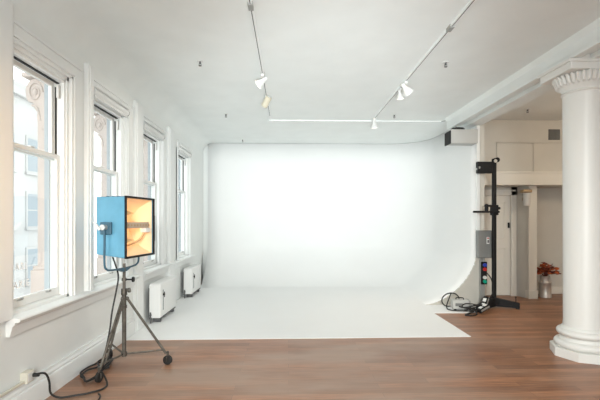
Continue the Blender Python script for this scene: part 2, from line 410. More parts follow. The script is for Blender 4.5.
MB().lathe([(.203, .32), (.197, .39), (.199, 1.6), (.203, 2.91), (.207, 2.93)], n=64).build('shaft', M['column'], col, 50)
MB().lathe([(.19, 2.905), (.213, 2.912), (.220, 2.924), (.213, 2.936), (.19, 2.945)], n=64).build('neck_ring', M['column'], col, 50)
MB().lathe([(.19, 2.92), (.20, 2.94), (.225, 2.985), (.25, 3.01), (.262, 3.07), (.268, 3.115), (.2, 3.085)], n=64).build('capital_bell', M['column'], col, 50)
for k in range(34):
    a = 2*PI*k/34; l = MB()
    prf = [(.234, 2.995, .015), (.262, 3.01, .019), (.274, 3.045, .022), (.283, 3.075, .023), (.298, 3.093, .020), (.292, 3.105, .012)]
    L_ = []
    for rr, z, hw_ in prf:
        L_.append([l.bm.verts.new((rr-.012, -hw_, z)), l.bm.verts.new((rr+.009, -hw_*.35, z)), l.bm.verts.new((rr+.009, hw_*.35, z)), l.bm.verts.new((rr-.012, hw_, z))])
    for A_, B_ in zip(L_, L_[1:]):
        for q in range(3): l.bm.faces.new((A_[q], A_[q+1], B_[q+1], B_[q]))
        l.bm.faces.new((A_[3], A_[0], B_[0], B_[3]))
    l.bm.faces.new(L_[0]); l.bm.faces.new(L_[-1])
    l.rot(Matrix.Rotation(a, 4, 'Z')); l.build('capital_leaf', M['column'], col, 30)
MB().box(-.335, .345, -.26, .26, 3.108, 3.19, .008).box(-.36, .36, -.275, .275, 3.18, 3.215, .006).box(-.25, .0, -.25, .25, 3.21, 3.262).build('abacus', M['column'], col, 0)

# ------------------------------------------------------------------ right hand room: upper wall, header, door, alcove
s = MB(); s.box(3.49, XR, 7.50, 7.66, 2.42, H)
s.box(3.96, 4.62, 7.488, 7.502, 2.985, 3.0); 
struct(s.build('wall_upper', M['beige'], smooth=0), 'beige upper wall over the entrance recess', 'wall')
s = MB(); s.box(3.49, XR, 7.42, 7.75, 2.18, 2.43, .004); s.box(3.49, XR, 7.405, 7.43, 2.40, 2.435, .004)
struct(s.build('trim_13', M['cream'], smooth=0), 'cream header band across the entrance recess', 'header')
struct(MB().box(3.49, XR, 7.74, 9.0, 2.18, 2.24).build('ceiling_recess', M['beige'], smooth=0), 'low ceiling of the entrance recess', 'ceiling')
# panel outline on the upper wall
s = MB()
for a in (((3.95, 3.965), (2.44, 3.0)), ((4.66, 4.675), (2.44, 2.995)), ((3.95, 6.4), (2.985, 3.0))):
    s.box(a[0][0], a[0][1], 7.486, 7.502, a[1][0], a[1][1])
struct(s.build('trim_14', M['beige2'], smooth=0), 'thin beige panel moulding on the upper wall', 'moulding')
# door wall
s = MB(); s.box(3.49, 3.60, 7.87, 8.0, 0, 2.2); s.box(4.45, 4.60, 7.87, 8.0, 0, 2.2); s.box(3.49, 4.60, 7.87, 8.0, 2.02, 2.2)
struct(s.build('wall_door', M['beige'], smooth=0), 'beige wall around the recessed door', 'wall')
dr = empty('door_1', (4.02, 7.90, 0)); struct(dr, 'cream panelled door in the recess behind the black stand', 'door')
MB().box(-.42, .42, 0, .04, .01, 2.01).build('leaf', M['cream'], dr, 0)
s = MB()
for (a, b_, c, d) in ((-.32, .32, 1.15, 1.88), (-.32, .32, .2, .95)):
    s.box(a, b_, -.010, .001, c, c+.025, .003); s.box(a, b_, -.010, .001, d-.025, d, .003); s.box(a, a+.025, -.01, .001, c, d, .003); s.box(b_-.025, b_, -.01, .001, c, d, .003)
s.build('panel_moulding', M['cream'], dr, 0)
s = MB(); s.box(-.52, -.42, -.05, .02, 0, 2.10, .006); s.box(.42, .52, -.05, .02, 0, 2.10, .006); s.box(-.52, .52, -.05, .02, 2.01, 2.12, .006); s.build('casing', M['cream'], dr, 0)
MB().box(.372, .402, -.03, 0, 1.36, 1.47, .006).build('deadbolt', M['blackmetal'], dr, 0)
# angled wall and pier
struct(MB().prism([(4.57, 7.87), (4.64, 7.60), (4.70, 7.60), (4.66, 7.95), (4.57, 8.0)], 'z', 0, 2.2).build('wall_angled', M['beige'], smooth=0), 'beige angled wall between door and pier', 'wall')
s = MB(); s.box(4.635, 4.79, 7.58, 8.12, 0, 2.19); s.box(4.62, 4.805, 7.565, 8.11, 0, .16, .006)
struct(s.build('trim_15', M['cream'], smooth=0), 'cream pier beside the alcove with the metal vase', 'pier')
struct(MB().box(4.6, XR, 8.10, 8.25, 0, 2.2).build('wall_alcove', M['beige'], smooth=0), 'beige back wall of the alcove', 'wall')
struct(MB().box(4.79, XR, 8.075, 8.105, 0, .15, .006).build('baseboard_alcove', M['cream'], smooth=0), 'cream baseboard along the alcove wall', 'baseboard')
struct(MB().box(6.3, 6.42, 7.60, 8.1, 0, 2.19).build('wall_return', M['beige'], smooth=0), 'short beige return wall of the alcove', 'wall')
# vent grille
v = empty('air_vent', (5.07, 7.50, 3.05)); tag(v, 'dark louvred air vent high on the beige wall by the column', 'vent')
MB().box(-.11, .11, -.012, 0, 0, .20, .003).build('frame', M['darkgrey'], v, 0)
s = MB()
for k in range(9): s.box(-.095+k*.0235, -.083+k*.0235, -.02, -.010, .012, .188)
s.build('louvres', M['greybox'], v, 0)
# wall sconce
v = empty('wall_sconce', (4.60, 7.60, 1.80)); tag(v, 'white shaded wall sconce with tan top beside the recessed door', 'wall light')
MB().cyl((0, 0, 0), (0, 0, .24), .062, .068, 28).build('shade', M['whitep'], v)
MB().box(-.10, .07, -.07, .06, .245, .305, .012).build('top_fitting', M['tan'], v)
MB().box(-.02, .02, .04, .12, .10, .16).build('bracket', M['tan'], v)

# metal vase with dried leaves
v = empty('metal_vase', (5.04, 7.72, 0)); tag(v, 'tall galvanised metal can vase on the floor by the pier', 'vase')
MB().lathe([(.10, 0), (.112, .005), (.112, .03), (.108, .035), (.108, .28), (.112, .285), (.112, .30), (.108, .31), (.088, .33), (.086, .40), (.094, .42), (.088, .425), (.08, .40), (.08, .35), (.01, .34)], n=36, cap=False).build('can', M['galv'], v, 40)
for s_ in (-1, 1): MB().tube([(s_*.10, 0, .27), (s_*.125, 0, .30), (s_*.125, 0, .33), (s_*.082, 0, .36)], .005).build('handle', M['galv'], v)
bq = empty('dried_leaf_bouquet', (5.04, 7.72, .36)); tag(bq, 'rust orange dried leaf bouquet in the metal vase', 'flowers')
st = MB(); lv = MB(); ld = MB()
for k in range(40):
    a = random.uniform(0, 2*PI); e_ = random.uniform(.02, .22); z = random.uniform(.15, .33)-e_*.25
    tip = Vector((e_*math.cos(a)*1.12, e_*math.sin(a)*.75, z)); st.tube([(0, 0, 0), tip*.5+Vector((0, 0, .06)), tip], .003, 5)
    for q in range(5):
        m_ = lv if random.random() < .72 else ld
        c = tip+Vector((random.uniform(-.03, .03), random.uniform(-.03, .03), random.uniform(-.03, .02)))
        mt = Matrix.Translation(c) @ Matrix.Rotation(random.uniform(0, 6.3), 4, 'Z') @ Matrix.Rotation(random.uniform(-1.2, 1.2), 4, 'X')
        sz = random.uniform(.035, .06)
        vs = [m_.bm.verts.new(mt @ Vector(pq)) for pq in ((-sz, 0, 0), (-sz*.3, sz*.5, sz*.12), (sz, 0, .25*sz), (-sz*.3, -sz*.5, sz*.12), (-sz*.2, 0, -sz*.1))]
        m_.bm.faces.new((vs[0], vs[1], vs[2], vs[4])); m_.bm.faces.new((vs[0], vs[4], vs[2], vs[3]))
st.build('stems', M['leafdark'], bq); tag(lv.build('orange_leaves', M['leaf'], bq, 0), kind='stuff'); tag(ld.build('dark_leaves', M['leafdark'], bq, 0), kind='stuff')

# grey duct box at the end of the cyclorama
v = empty('roller_housing', (3.10, 7.05, 2.87)); tag(v, 'grey boxed housing high at the cyclorama corner under the beam', 'housing')
MB().box(-.245, .235, -.10, .14, 0, .245, .004).build('grey_box', mat('pale_grey_box', (.52, .52, .50), .6), v, 0)
MB().box(-.262, -.245, -.105, .15, -.01, .22, .003).build('black_end_plate', M['dark'], v, 0)
MB().lathe([(.12, .242), (.12, .262), (.10, .278), (.03, .285)], n=28).rot(Matrix.Translation((-.10, -.05, 0)) @ Matrix.Diagonal((1, .6, 1, 1))).build('black_dome', M['dark'], v)

# ------------------------------------------------------------------ radiators
def radiator(y0, y1, label):
    e = empty('radiator', (-1.96, (y0+y1)/2, .0062)); tag(e, label, 'radiator', 'white radiators under the windows')
    hw = (y1-y0)/2; s = MB(); zb, zt = .075, .575; rr = .05
    poly = [(-hw, zb)]
    for k in range(7): t = PI-k*PI/2/6; poly.append((-hw+rr+rr*math.cos(t), zt-rr+rr*math.sin(t)))
    for k in range(7): t = PI/2-k*PI/2/6; poly.append((hw-rr+rr*math.cos(t), zt-rr+rr*math.sin(t)))
    poly.append((hw, zb))
    s.prism(poly, 'x', -.07, .09); bm_ = s.bm
    bmesh.ops.recalc_face_normals(bm_, faces=bm_.faces)
    ed = [q for q in bm_.edges if all(abs(v_.co.x-.09) < 1e-5 for v_ in q.verts)]
    bmesh.ops.bevel(bm_, geom=ed, offset=.014, segments=3, profile=.5, affect='EDGES')
    s.build('cover', M['radiator'], e, 40)
    MB().box(-.10, -.07, -hw+.05, hw-.03, .05, .50).build('gap_shade_panel', M['darkgrey'], e, 0)  # dark sheet standing in for the shadow between radiator and wall
    for y in (-hw+.09, hw-.09):
        MB().box(-.04, .07, y-.025, y+.025, 0, .08, .006).build('foot', M['darkgrey'], e, 0)
    MB().box(.06, .088, -hw+.16, hw-.05, .058, .078, .003).build('bottom_slot', M['darkgrey'], e, 0)
    sl = MB().box(.089, .094, -hw+.115, -hw+.135, .17, .47, .002); sl.build('slot', M['darkgrey'], e, 0)
    MB().cyl((.09, -hw+.125, .40), (.115, -hw+.125, .40), .016).box(.105, .115, -hw+.117, -hw+.133, .36, .44, .002).build('valve_knob', M['blackmetal'], e)
    MB().cyl((-.05, -hw-.015, 0), (-.05, -hw-.015, .16), .011).cyl((-.05, -hw-.015, .12), (-.05, -hw+.02, .12), .014).build('supply_pipe', M['darkgrey'], e)
radiator(5.90, 6.74, 'white radiator cover, the nearer one to the studio light')
radiator(7.82, 8.62, 'white radiator cover, the farther one by the backdrop edge')

# ------------------------------------------------------------------ blue softlight and its stand
A = math.radians(-9.65); BX, BY = -1.70, 4.19
lt = empty('studio_softlight', (BX, BY, 1.05), A); tag(lt, 'blue square studio softlight glowing warm orange on the wheeled stand', 'studio light')
# local: x = facing, y = width; z measured from 1.05
zb, zt = .088, .69; w2 = .268; fx, bx = .183, -.122; zc = (zb+zt)/2
zbb, ztb = .125, .685                     # back of the housing is shallower
s = MB(); t_ = .006
def quadbox(pts, th):                     # a sheet of metal with thickness th along its normal
    P_ = [Vector(q) for q in pts]; nrm = (P_[1]-P_[0]).cross(P_[2]-P_[0]).normalized()*th
    A_ = [s.bm.verts.new(q) for q in P_]; B_ = [s.bm.verts.new(q+nrm) for q in P_]; n_ = len(P_)
    for k in range(n_): s.bm.faces.new((A_[k], A_[(k+1) % n_], B_[(k+1) % n_], B_[k]))
    s.bm.faces.new(A_[::-1]); s.bm.faces.new(B_)
for y in (-w2, w2-t_): s.prism([(bx, zbb), (bx, ztb), (fx, zt), (fx, zb)], 'y', y, y+t_)
s.prism([(bx, ztb), (fx, zt), (fx, zt-t_), (bx, ztb-t_)], 'y', -w2, w2); s.prism([(bx, zbb), (fx, zb), (fx, zb+t_), (bx, zbb+t_)], 'y', -w2, w2)
s.box(bx, bx+t_, -w2, w2, zbb, ztb)
s.build('housing', M['blue'], lt, 0)
# reflector: curved inner surface
s = MB(); pts = []
for k in range(19):
    t = k/18; z = zb+.015+(zt-zb-.03)*t; x = fx-.02-.26*(1-abs(2*t-1)**2.4); pts.append((x, z))
s.prism(pts+[(p_[0]-.004, p_[1]) for p_ in pts[::-1]], 'y', -w2+.01, w2-.01); s.build('reflector', M['reflector'], lt, 50)
for ya, yb in ((-w2+.008, -w2+.011), (w2-.011, w2-.008)): MB().prism([(p_[0], p_[1]) for p_ in pts], 'y', ya, yb).build('reflector_side', M['reflector'], lt, 0)
s = MB()
for y0, y1, za, zb_ in ((-w2-.004, w2+.004, zt-.012, zt+.004), (-w2-.004, w2+.004, zb-.004, zb+.014), (-w2-.004, -w2+.004, zb, zt), (w2-.008, w2+.004, zb, zt)):
    s.box(fx-.012, fx+.010, y0, y1, za, zb_)
s.build('front_frame', M['blackmetal'], lt, 0)
s = MB(); s.box(fx-.075, fx-.03, -w2+.012, w2-.05, zc-.012, zc+.05, .004); b_ = s.build('lamp_bar', M['bar'], lt, 0)
for k in range(9): MB().cyl((fx-.03, -w2+.04+k*.055, zc+.018), (fx-.026, -w2+.04+k*.055, zc+.018), .011, n=10).build('bar_hole', M['tan'], b_)

MB().box(fx-.085, fx-.02, w2-.13, w2-.03, zc-.06, zc-.012, .005).build('lamp_socket', M['whitep'], lt, 0)
MB().tube([(fx-.05, w2-.10, zc-.05), (fx-.08, w2-.16, zc-.14), (fx-.13, w2-.30, zc-.19)], .012, 8).build('lamp_lead', mat('tan_lead', (.62, .42, .22), .5), lt)
for z in (zc+.14, zc-.13):
    MB().prism([(-w2+.01, z+.03), (-w2+.17, z), (-w2+.01, z-.03)], 'x', fx-.022, fx-.016).build('reflector_clip', mat('brass_clip', (.70, .46, .20), .5), lt, 0)
# yoke
pz = zc; s = MB()
yx = -.015
s.tube([(yx, -w2-.035, pz), (yx, -w2-.037, pz-.15), (yx, -w2-.036, pz-.355), (yx, -w2+.0, pz-.41), (yx, -w2+.08, pz-.425), (0, 0, pz-.43), (yx, w2-.08, pz-.425), (yx, w2, pz-.41), (yx, w2+.036, pz-.355), (yx, w2+.037, pz-.15), (yx, w2+.035, pz)], .010, 10)
s.build('yoke', M['bluedark'], lt)
MB().prism([(-.14, pz-.42), (.14, pz-.42), (.03, pz-.46), (-.03, pz-.46)], 'x', -.02, .012).build('yoke_gusset', M['bluedark'], lt, 0)
MB().box(-.07, .045, -w2-.028, -w2, pz-.07, pz+.05, .006).build('pivot_plate', M['bluedark'], lt, 0)
MB().box(-.10, .015, w2, w2+.028, pz-.14, pz+.05, .006).build('pivot_plate', M['blackmetal'], lt, 0)
MB().cyl((-.015, -w2-.02, pz), (-.015, -w2-.075, pz), .027, n=20).build('pivot_knob', M['chrome'], lt)
MB().prism([(-.025, pz-.02), (-.085, pz+.055), (-.105, pz+.05), (-.045, pz-.03)], 'y', -w2-.085, -w2-.068).build('clamp_handle', M['whitep'], lt, 0)
MB().box(fx-.03, fx-.01, w2+.004, w2+.05, zc-.16, zc+.12, .003).build('side_bracket', M['blackmetal'], lt, 0)
MB().cyl((0, 0, -.055), (0, 0, -.01+.02), .014).build('mounting_spigot', M['steel'], lt)
for k in range(7): MB().box(-.10+k*.03, -.088+k*.03, -.2, .2, .693, .697).build('vent_slot', M['bluedark'], lt, 0) if k in (1, 3, 5) else None

sd = empty('light_stand', (BX, BY, 0)); tag(sd, 'rusty steel tripod light stand on casters carrying the blue light', 'light stand')
MB().cyl((0, 0, .10), (0, 0, .78), .021).build('lower_tube', M['steel'], sd)
MB().cyl((0, 0, .70), (0, 0, 1.0), .015).build('upper_tube', M['steel'], sd)
MB().cyl((0, 0, .735), (0, 0, .80), .030).build('collar', M['steel'], sd); MB().cyl((0, 0, .88), (0, 0, .91), .024).build('collar', M['steel'], sd)
MB().cyl((0, 0, .895), (.10, .0, .895), .008).cyl((.085, 0, .895), (.10, 0, .895), .028, n=12).build('tightening_knob', M['blackmetal'], sd)
MB().cyl((0, 0, .775), (.055, -.01, .785), .008).cyl((.045, -.01, .783), (.065, -.01, .787), .024, n=12).build('tightening_knob', M['steel'], sd)
MB().cyl((0, 0, .60), (0, 0, .63), .028).build('collar', M['steel'], sd)
MB().cyl((0, 0, .11), (0, 0, .145), .03).build('spreader_hub', M['steel'], sd)
for fx_, fy_ in ((.42, .03), (-.06, -.40), (-.25, .25)):
    d = Vector((fx_, fy_, 0)).normalized()
    foot = Vector((fx_, fy_, .115)); top = Vector((d.x*.03, d.y*.03, .70))
    L1 = MB().tube([top, foot], .013, 10, smooth=False); leg = L1.build('leg', M['steel'], sd)
    if fy_ < -.3: MB().tube([top+Vector((.02, 0, 0)), foot+Vector((.05, 0, .06))], .008, 8, smooth=False).build('leg_rail', M['steel'], sd)
    MB().tube([(0, 0, .125), (foot.x*.93, foot.y*.93, .155)], .010, 8, smooth=False).build('spreader_bar', M['steel'], sd)
    MB().sphere((d.x*.03, d.y*.03, .70), .02).build('hinge', M['steel'], sd)
    # caster
    w_ = Vector((fx_*1.04, fy_*1.04, 0)); pr_ = d.cross(Vector((0, 0, 1)))
    if fx_ > .3: pr_ = Vector((.25, 1, 0)).normalized()
    q = MB().cyl((w_.x, w_.y, .085), (w_.x, w_.y, .14), .012); q.tube([(w_.x+pr_.x*.02, w_.y+pr_.y*.02, .038), (w_.x+pr_.x*.02, w_.y+pr_.y*.02, .082), (w_.x-pr_.x*.02, w_.y-pr_.y*.02, .082), (w_.x-pr_.x*.02, w_.y-pr_.y*.02, .038)], .006, 6, smooth=False)
    cf = q.build('caster_fork', M['steel'], sd)
    MB().cyl((w_.x-pr_.x*.013, w_.y-pr_.y*.013, .048), (w_.x+pr_.x*.013, w_.y+pr_.y*.013, .048), .048, n=28).build('wheel', M['rubber'], cf)

# cable from lamp down the stand, coiled, and to the outlet
cb = MB()
pts = [(-1.80, 4.15, 1.13), (-1.74, 4.14, .95), (-1.745, 4.11, .8), (-1.765, 4.06, .6), (-1.775, 4.02, .4), (-1.80, 3.98, .2), (-1.83, 4.0, .05), (-1.82, 4.1, .02)]
cc = (-1.91, 4.0)
for k in range(26):
    a = k/25*PI*2*2.2+.8; rr = .12+.03*math.sin(k*1.7)+.015*(k % 5)/5
    pts.append((cc[0]+rr*.72*math.cos(a)+.02*math.sin(k*.4), cc[1]+rr*1.9*math.sin(a), .012+.018*(k//11)+.008*abs(math.sin(k))))
pts += [(-1.68, 3.74, .03), (-1.64, 3.62, .012), (-1.72, 3.52, .011), (-1.84, 3.46, .011), (-1.93, 3.43, .012), (-1.985, 3.40, .06), (-1.985, 3.38, .16), (-1.99, 3.35, .235), (-2.0, 3.31, .265), (-2.03, 3.26, .272)]
tag(cb.tube(pts, .0085, 8).build('power_cable', M['rubber']), 'black power cable coiled under the stand and plugged into the outlet', 'cable')
cb = MB().tube([(-1.62, 3.46, .028), (-1.58, 3.40, .025), (-1.57, 3.28, .01), (-1.60, 3.10, .01), (-1.64, 2.95, .01)], .0075, 8)
tag(cb.build('loose_cord', M['rubber']), 'short loose black cord end leaving the coil at the bottom edge', 'cable')
ob = empty('outlet_box', (-2.07, 3.24, .245)); tag(ob, 'small beige surface outlet box above the baseboard', 'outlet')
MB().box(-.03, .028, -.055, .035, -.022, .065, .005).build('box', M['outlet'], ob, 0)
MB().box(.026, .031, -.045, .025, -.012, .055, .002).build('cover_plate', M['whitep'], ob, 0)
MB().cyl((.03, .02, .025), (.075, .02, .022), .017, .011).build('plug', M['rubber'], ob)
struct(MB().box(-2.078, -2.058, 2.2, 3.19, .232, .252, .004).build('trim_16', M['outlet'], smooth=0), 'beige wire raceway running along the baseboard top', 'raceway')

# ------------------------------------------------------------------ track lighting
def track(name, a, b, label, w_=.018):
    a, b = Vector(a), Vector(b); e = empty(name, a); tag(e, label, 'track', 'ceiling light tracks')
    d = (b-a).normalized(); sd_ = Vector((-d.y, d.x, 0))*w_; up = Vector((0, 0, 1))
    def bar(o, l0, l1, ww, z0, z1, nm, m):
        s = MB(); p0 = (d*l0); p1 = (d*l1); q = sd_.normalized()*ww
        vs = [s.bm.verts.new(p+k*q+up*z) for p in (p0, p1) for k in (-1, 1) for z in (z0, z1)]
        for f in ((0, 1, 3, 2), (4, 5, 7, 6), (0, 1, 5, 4), (2, 3, 7, 6), (0, 2, 6, 4), (1, 3, 7, 5)): s.bm.faces.new([vs[i] for i in f])
        return s.build(nm, m, e, 0)
    L_ = (b-a).length
    bar(e, 0, L_, w_, -.022, 0, 'rail', M['paint'])
    return e, bar, L_
t1, bar, L_ = track('light_track', (-.335, -1.0, H), (-.335, 7.63, H), 'left long white ceiling track over the floor')
bar(t1, .2, L_-.4, .004, -.0235, -.021, 'groove', M['darkgrey'])
for y in (4.55, 6.2, 7.15): bar(t1, y-.05, y+.05, .022, -.034, 0, 'connector', M['strut'])
t2, bar, L_ = track('light_track', (1.595, -1.0, H), (1.595, 7.56, H), 'right long white ceiling track nearer the column')
bar(t2, .2, L_-.1, .004, -.0235, -.021, 'groove', M['darkgrey'])
for y in (4.9,): bar(t2, y-.05, y+.05, .022, -.034, 0, 'connector', M['strut'])
t3, bar, L_ = track('light_track', (-.335, 7.60, H), (2.94, 7.60, H), 'cross ceiling track joining the two long tracks', .007)
MB().cyl((0, 0, 0), (0, 0, -.035), .05, n=16).build('junction', M['paint'], t3)
MB().tube([(3.27, 0, -.01), (3.34, -.15, -.02), (3.37, -.45, -.22)], .009, 8, smooth=False).build('conduit', M['strut'], t3)
bar(t3, .1, L_, .005, -.0235, -.021, 'groove', M['strut'])

def spot(loc, aim, label, size=1., style='bell', on=True):
    e = empty('track_spotlight', loc); tag(e, label, 'spotlight', 'track spotlights')
    MB().box(-.02, .02, -.05, .05, -.055, -.022, .004).build('adapter', M['whitep'], e, 0)
    MB().cyl((0, 0, -.05), (0, 0, -.09), .007, n=10).build('stem', M['chrome'], e)
    d = Vector(aim).normalized(); q = d.to_track_quat('Z', 'Y').to_matrix().to_4x4(); T = Matrix.Translation((0, 0, -.105)) @ q
    s = MB()
    if style == 'bell': s.lathe([(.02, -.085), (.032, -.08), (.034, -.02), (.045, .01), (.072, .065), (.078, .10), (.074, .10), (.066, .062), (.03, .02)], n=28, cap=False)
    else: s.lathe([(.03, -.10), (.052, -.095), (.055, -.08), (.055, .09), (.05, .09), (.048, .02)], n=28, cap=False)
    s.rot(Matrix.Diagonal((size, size, size, 1))); s.rot(T); s.build('head', M['whitep'] if style == 'bell' else mat('cream_can', (.62, .57, .45), .5), e, 40)
    s = MB().cyl((0, 0, -.083), (0, 0, -.07), .022, n=20) if style == 'bell' else MB().cyl((0, 0, -.10), (0, 0, -.09), .035)
    s.rot(Matrix.Diagonal((size, size, size, 1))); s.rot(T); s.build('end_cap', M['whitep'], e)
    r_ = .066 if style == 'bell' else .047
    s = MB().cyl((0, 0, .068 if style == 'bell' else .03), (0, 0, .072 if style == 'bell' else .034), r_, n=28); s.rot(Matrix.Diagonal((size, size, size, 1))); s.rot(T)
    s.build('lamp_face', M['lens'] if on else M['whitep'], e)
    if on:
        l = bpy.data.lights.new('spot_lamp', 'SPOT'); l.energy = 28; l.color = (1, .93, .82); l.spot_size = 1.5; l.spot_blend = .8; l.shadow_soft_size = .05
        lo = bpy.data.objects.new('spot_lamp', l); C.objects.link(lo); lo.parent = e
        lo.matrix_local = Matrix.Translation(Vector((0, 0, -.105))+d*.12*size) @ (-d).to_track_quat('Z', 'Y').to_matrix().to_4x4()
spot((-.335, 5.20, H), (-.62, -.1, -.55), 'lit white bell spotlight on the left track, nearest one', .78)
spot((-.335, 6.10, H), (-.35, .4, -.55), 'cream cylinder spotlight turned down on the left track', .9, 'can', False)
spot((1.595, 5.42, H), (.45, .2, -.45), 'lit white bell spotlight on the right track, nearest one', .9)
spot((1.595, 5.68, H), (.12, .1, -.9), 'small lit white spotlight midway on the right track', .68)
spot((1.595, 7.40, H), (.02, .1, -.9), 'lit white spotlight at the far end of the right track', .85)
def sprinkler(x, y, label):
    e = empty('sprinkler', (x, y, H)); tag(e, label, 'sprinkler', 'ceiling sprinklers')
    MB().cyl((0, 0, 0), (0, 0, -.008), .035, n=20).build('escutcheon', M['whitep'], e)
    MB().cyl((0, 0, 0), (0, 0, -.035), .011).cyl((0, 0, -.055), (0, 0, -.060), .018, n=14).tube([(-.013, 0, -.03), (-.013, 0, -.056)], .003, 6, False).tube([(.013, 0, -.03), (.013, 0, -.056)], .003, 6, False).build('head', M['darkgrey'], e)
sprinkler(-1.06, 4.83, 'small ceiling sprinkler nearest the windows, left of the tracks')
sprinkler(-1.12, 7.2, 'small ceiling sprinkler farther back, left of the left track')
sprinkler(1.90, 4.78, 'small ceiling sprinkler right of the right track, nearer one')
sprinkler(1.91, 7.17, 'small ceiling sprinkler just above the cross track')
sprinkler(4.10, 6.75, 'small ceiling sprinkler right of the beam, above the entrance recess')
sprinkler(-1.08, 9.45, 'tiny ceiling sprinkler beside the back of the cyclorama')

# ------------------------------------------------------------------ black column stand and electrical gear
cs = empty('camera_stand', (3.565, 6.84, 0)); tag(cs, 'tall black rolling camera stand at the cyclorama corner', 'stand')
MB().box(-.03, .03, -.03, .03, .06, 2.58, .006).build('post', M['blackmetal'], cs, 0)
MB().box(-.075, .075, -.075, .075, .05, .15, .012).build('base_hub', M['blackmetal'], cs, 0)
for dx, dy in ((.36, -.15), (-.42, -.30), (.02, .06)):
    if abs(dx) < .1: continue
    v_ = Vector((dx, dy, 0)); n_ = Vector((-dy, dx, 0)).normalized()*.05
    s = MB(); vs = []
    for p_, z0, z1, ww in ((Vector((0, 0, 0)), .03, .175, 1), (v_, .02, .105, .8)):
        vs.append([s.bm.verts.new(p_+k*n_*ww+Vector((0, 0, z))) for k, z in ((-1, z0), (1, z0), (1, z1), (-1, z1))])
    a_, b_ = vs
    for k in range(4): s.bm.faces.new((a_[k], a_[(k+1) % 4], b_[(k+1) % 4], b_[k]))
    s.bm.faces.new(a_); s.bm.faces.new(b_); s.build('leg', M['blackmetal'], cs, 0)
    MB().cyl((v_.x*.93, v_.y*.93, .0), (v_.x*.93, v_.y*.93, .03), .03, n=16).build('foot', M['rubber'], cs)
MB().cyl((.31, -.13, .09), (.31, -.13, .20), .008).sphere((.31, -.13, .20), .014).build('lock_pin', M['blackmetal'], cs)
MB().box(-.305, -.035, -.04, .04, 2.325, 2.525, .01).build('top_counterweight', M['blackmetal'], cs, 0)
MB().cyl((-.308, 0, 2.40), (-.303, 0, 2.40), .02).cyl((-.29, -.042, 2.42), (-.27, -.044, 2.42), .02).build('chrome_screw', M['chrome'], cs)
MB().cyl((.035, -.05, 2.555), (.035, .05, 2.555), .042, n=24).build('top_pulley', M['blackmetal'], cs)
MB().cyl((.0, -.054, 2.535), (.0, -.05, 2.535), .03, n=16).build('pulley_cap', M['chrome'], cs)
MB().box(-.05, .055, -.055, .055, 1.60, 1.78, .012).build('carriage', M['blackmetal'], cs, 0)
MB().box(-.40, .05, -.10, -.05, 1.64, 1.675, .008).build('horizontal_arm', M['blackmetal'], cs, 0)
MB().cyl((-.17, -.075, 1.675), (-.17, -.075, 1.74), .03).sphere((-.17, -.075, 1.76), .035).cyl((-.05, -.08, 1.76), (-.17, -.08, 1.76), .018).build('clamp_knob', M['blackmetal'], cs)
MB().sphere((.06, -.05, 1.72), .025).build('crank_knob', M['blackmetal'], cs)

eb = empty('breaker_box', (3.46, 7.015, .85)); tag(eb, 'grey electrical switch box mounted on the partition end', 'electrical box')
MB().box(-.135, .11, -.11, .0, 0, .485, .006).build('case', M['greybox'], eb, 0)
MB().box(-.12, .10, -.118, -.11, .012, .473, .004).build('door', M['greybox'], eb, 0)
MB().box(.0, .05, -.124, -.118, .25, .37, .003).build('label_plate', M['whitep'], eb, 0)
MB().box(.008, .042, -.127, -.124, .34, .36).build('red_stripe', M['red'], eb, 0)
MB().box(.012, .038, -.135, -.124, .27, .32, .003).build('switch_toggle', M['darkgrey'], eb, 0)
MB().cyl((-.02, -.06, 0), (-.02, -.06, -.07), .014).build('conduit', M['strut'], eb)
struct(MB().box(3.395, 3.485, 7.0, 7.049, 0, .85, .003).build('trim_17', M['strut'], smooth=0), 'grey metal strut below the electrical box', 'strut')
ps = empty('connector_panel', (3.455, 6.995, .38)); tag(ps, 'black panel with blue, red, white and green connectors', 'electrical panel')
MB().box(-.05, .05, -.04, 0, 0, .40, .01).build('plate', M['blackmetal'], ps, 0)
for nm, m_, z in (('blue_connector', 'bluep', .345), ('red_connector', 'red', .27), ('white_connector', 'whitep', .125), ('green_connector', 'green', .055)):
    MB().cyl((0, -.035, z), (0, -.075, z), .032, .028, n=20).cyl((0, -.075, z), (0, -.08, z), .012, n=12).build(nm, M[m_], ps)
tl = MB().tube([(3.475, 6.92, .59), (3.53, 6.88, .50), (3.55, 6.85, .36), (3.52, 6.83, .22), (3.40, 6.78, .12), (3.28, 6.72, .05)], .010, 8)
tag(tl.build('tail_cable', M['rubber']), 'dark cable hanging from the connector panel to the floor', 'cable')

bl = empty('ballast_box', (2.90, 6.70, .0), math.radians(-8)); tag(bl, 'white and grey electrical ballast box on the floor by the cove', 'power supply')
MB().box(-.13, .13, -.08, .08, .02, .17, .014).build('case', mat('ballast_grey', (.55, .55, .53), .5), bl, 0)
MB().box(.13, .16, -.078, .078, .022, .168, .006).build('end_panel', M['strut'], bl, 0)
MB().box(-.09, .03, -.084, -.079, .07, .12, .002).build('nameplate', M['greybox'], bl, 0)
for x in (-.09, .09): MB().box(x-.02, x+.02, -.07, .07, 0, .02).build('foot', M['rubber'], bl, 0)
MB().tube([(-.06, 0, .168), (-.05, 0, .20), (.05, 0, .20), (.06, 0, .168)], .008, 8).build('handle', M['blackmetal'], bl)
cb = MB(); pts = []
for k in range(20):
    a = k/19*2*PI*1.15+PI*.2; pts.append((2.80+.15*math.cos(a), 6.84-.03*math.sin(a), .135+.125*math.sin(a)))
pts = [(p_[0], p_[1], max(p_[2], .022)) for p_ in pts]
cb.tube(pts, .011, 8); cb.tube([pts[-1], (2.66, 6.66, .06), (2.70, 6.56, .022), (2.90, 6.50, .022), (3.1, 6.46, .022)], .010, 8)
tag(cb.build('looped_cable', M['rubber']), 'thick black cable looped around the white ballast box', 'cable')
cb = MB(); random.seed(3)
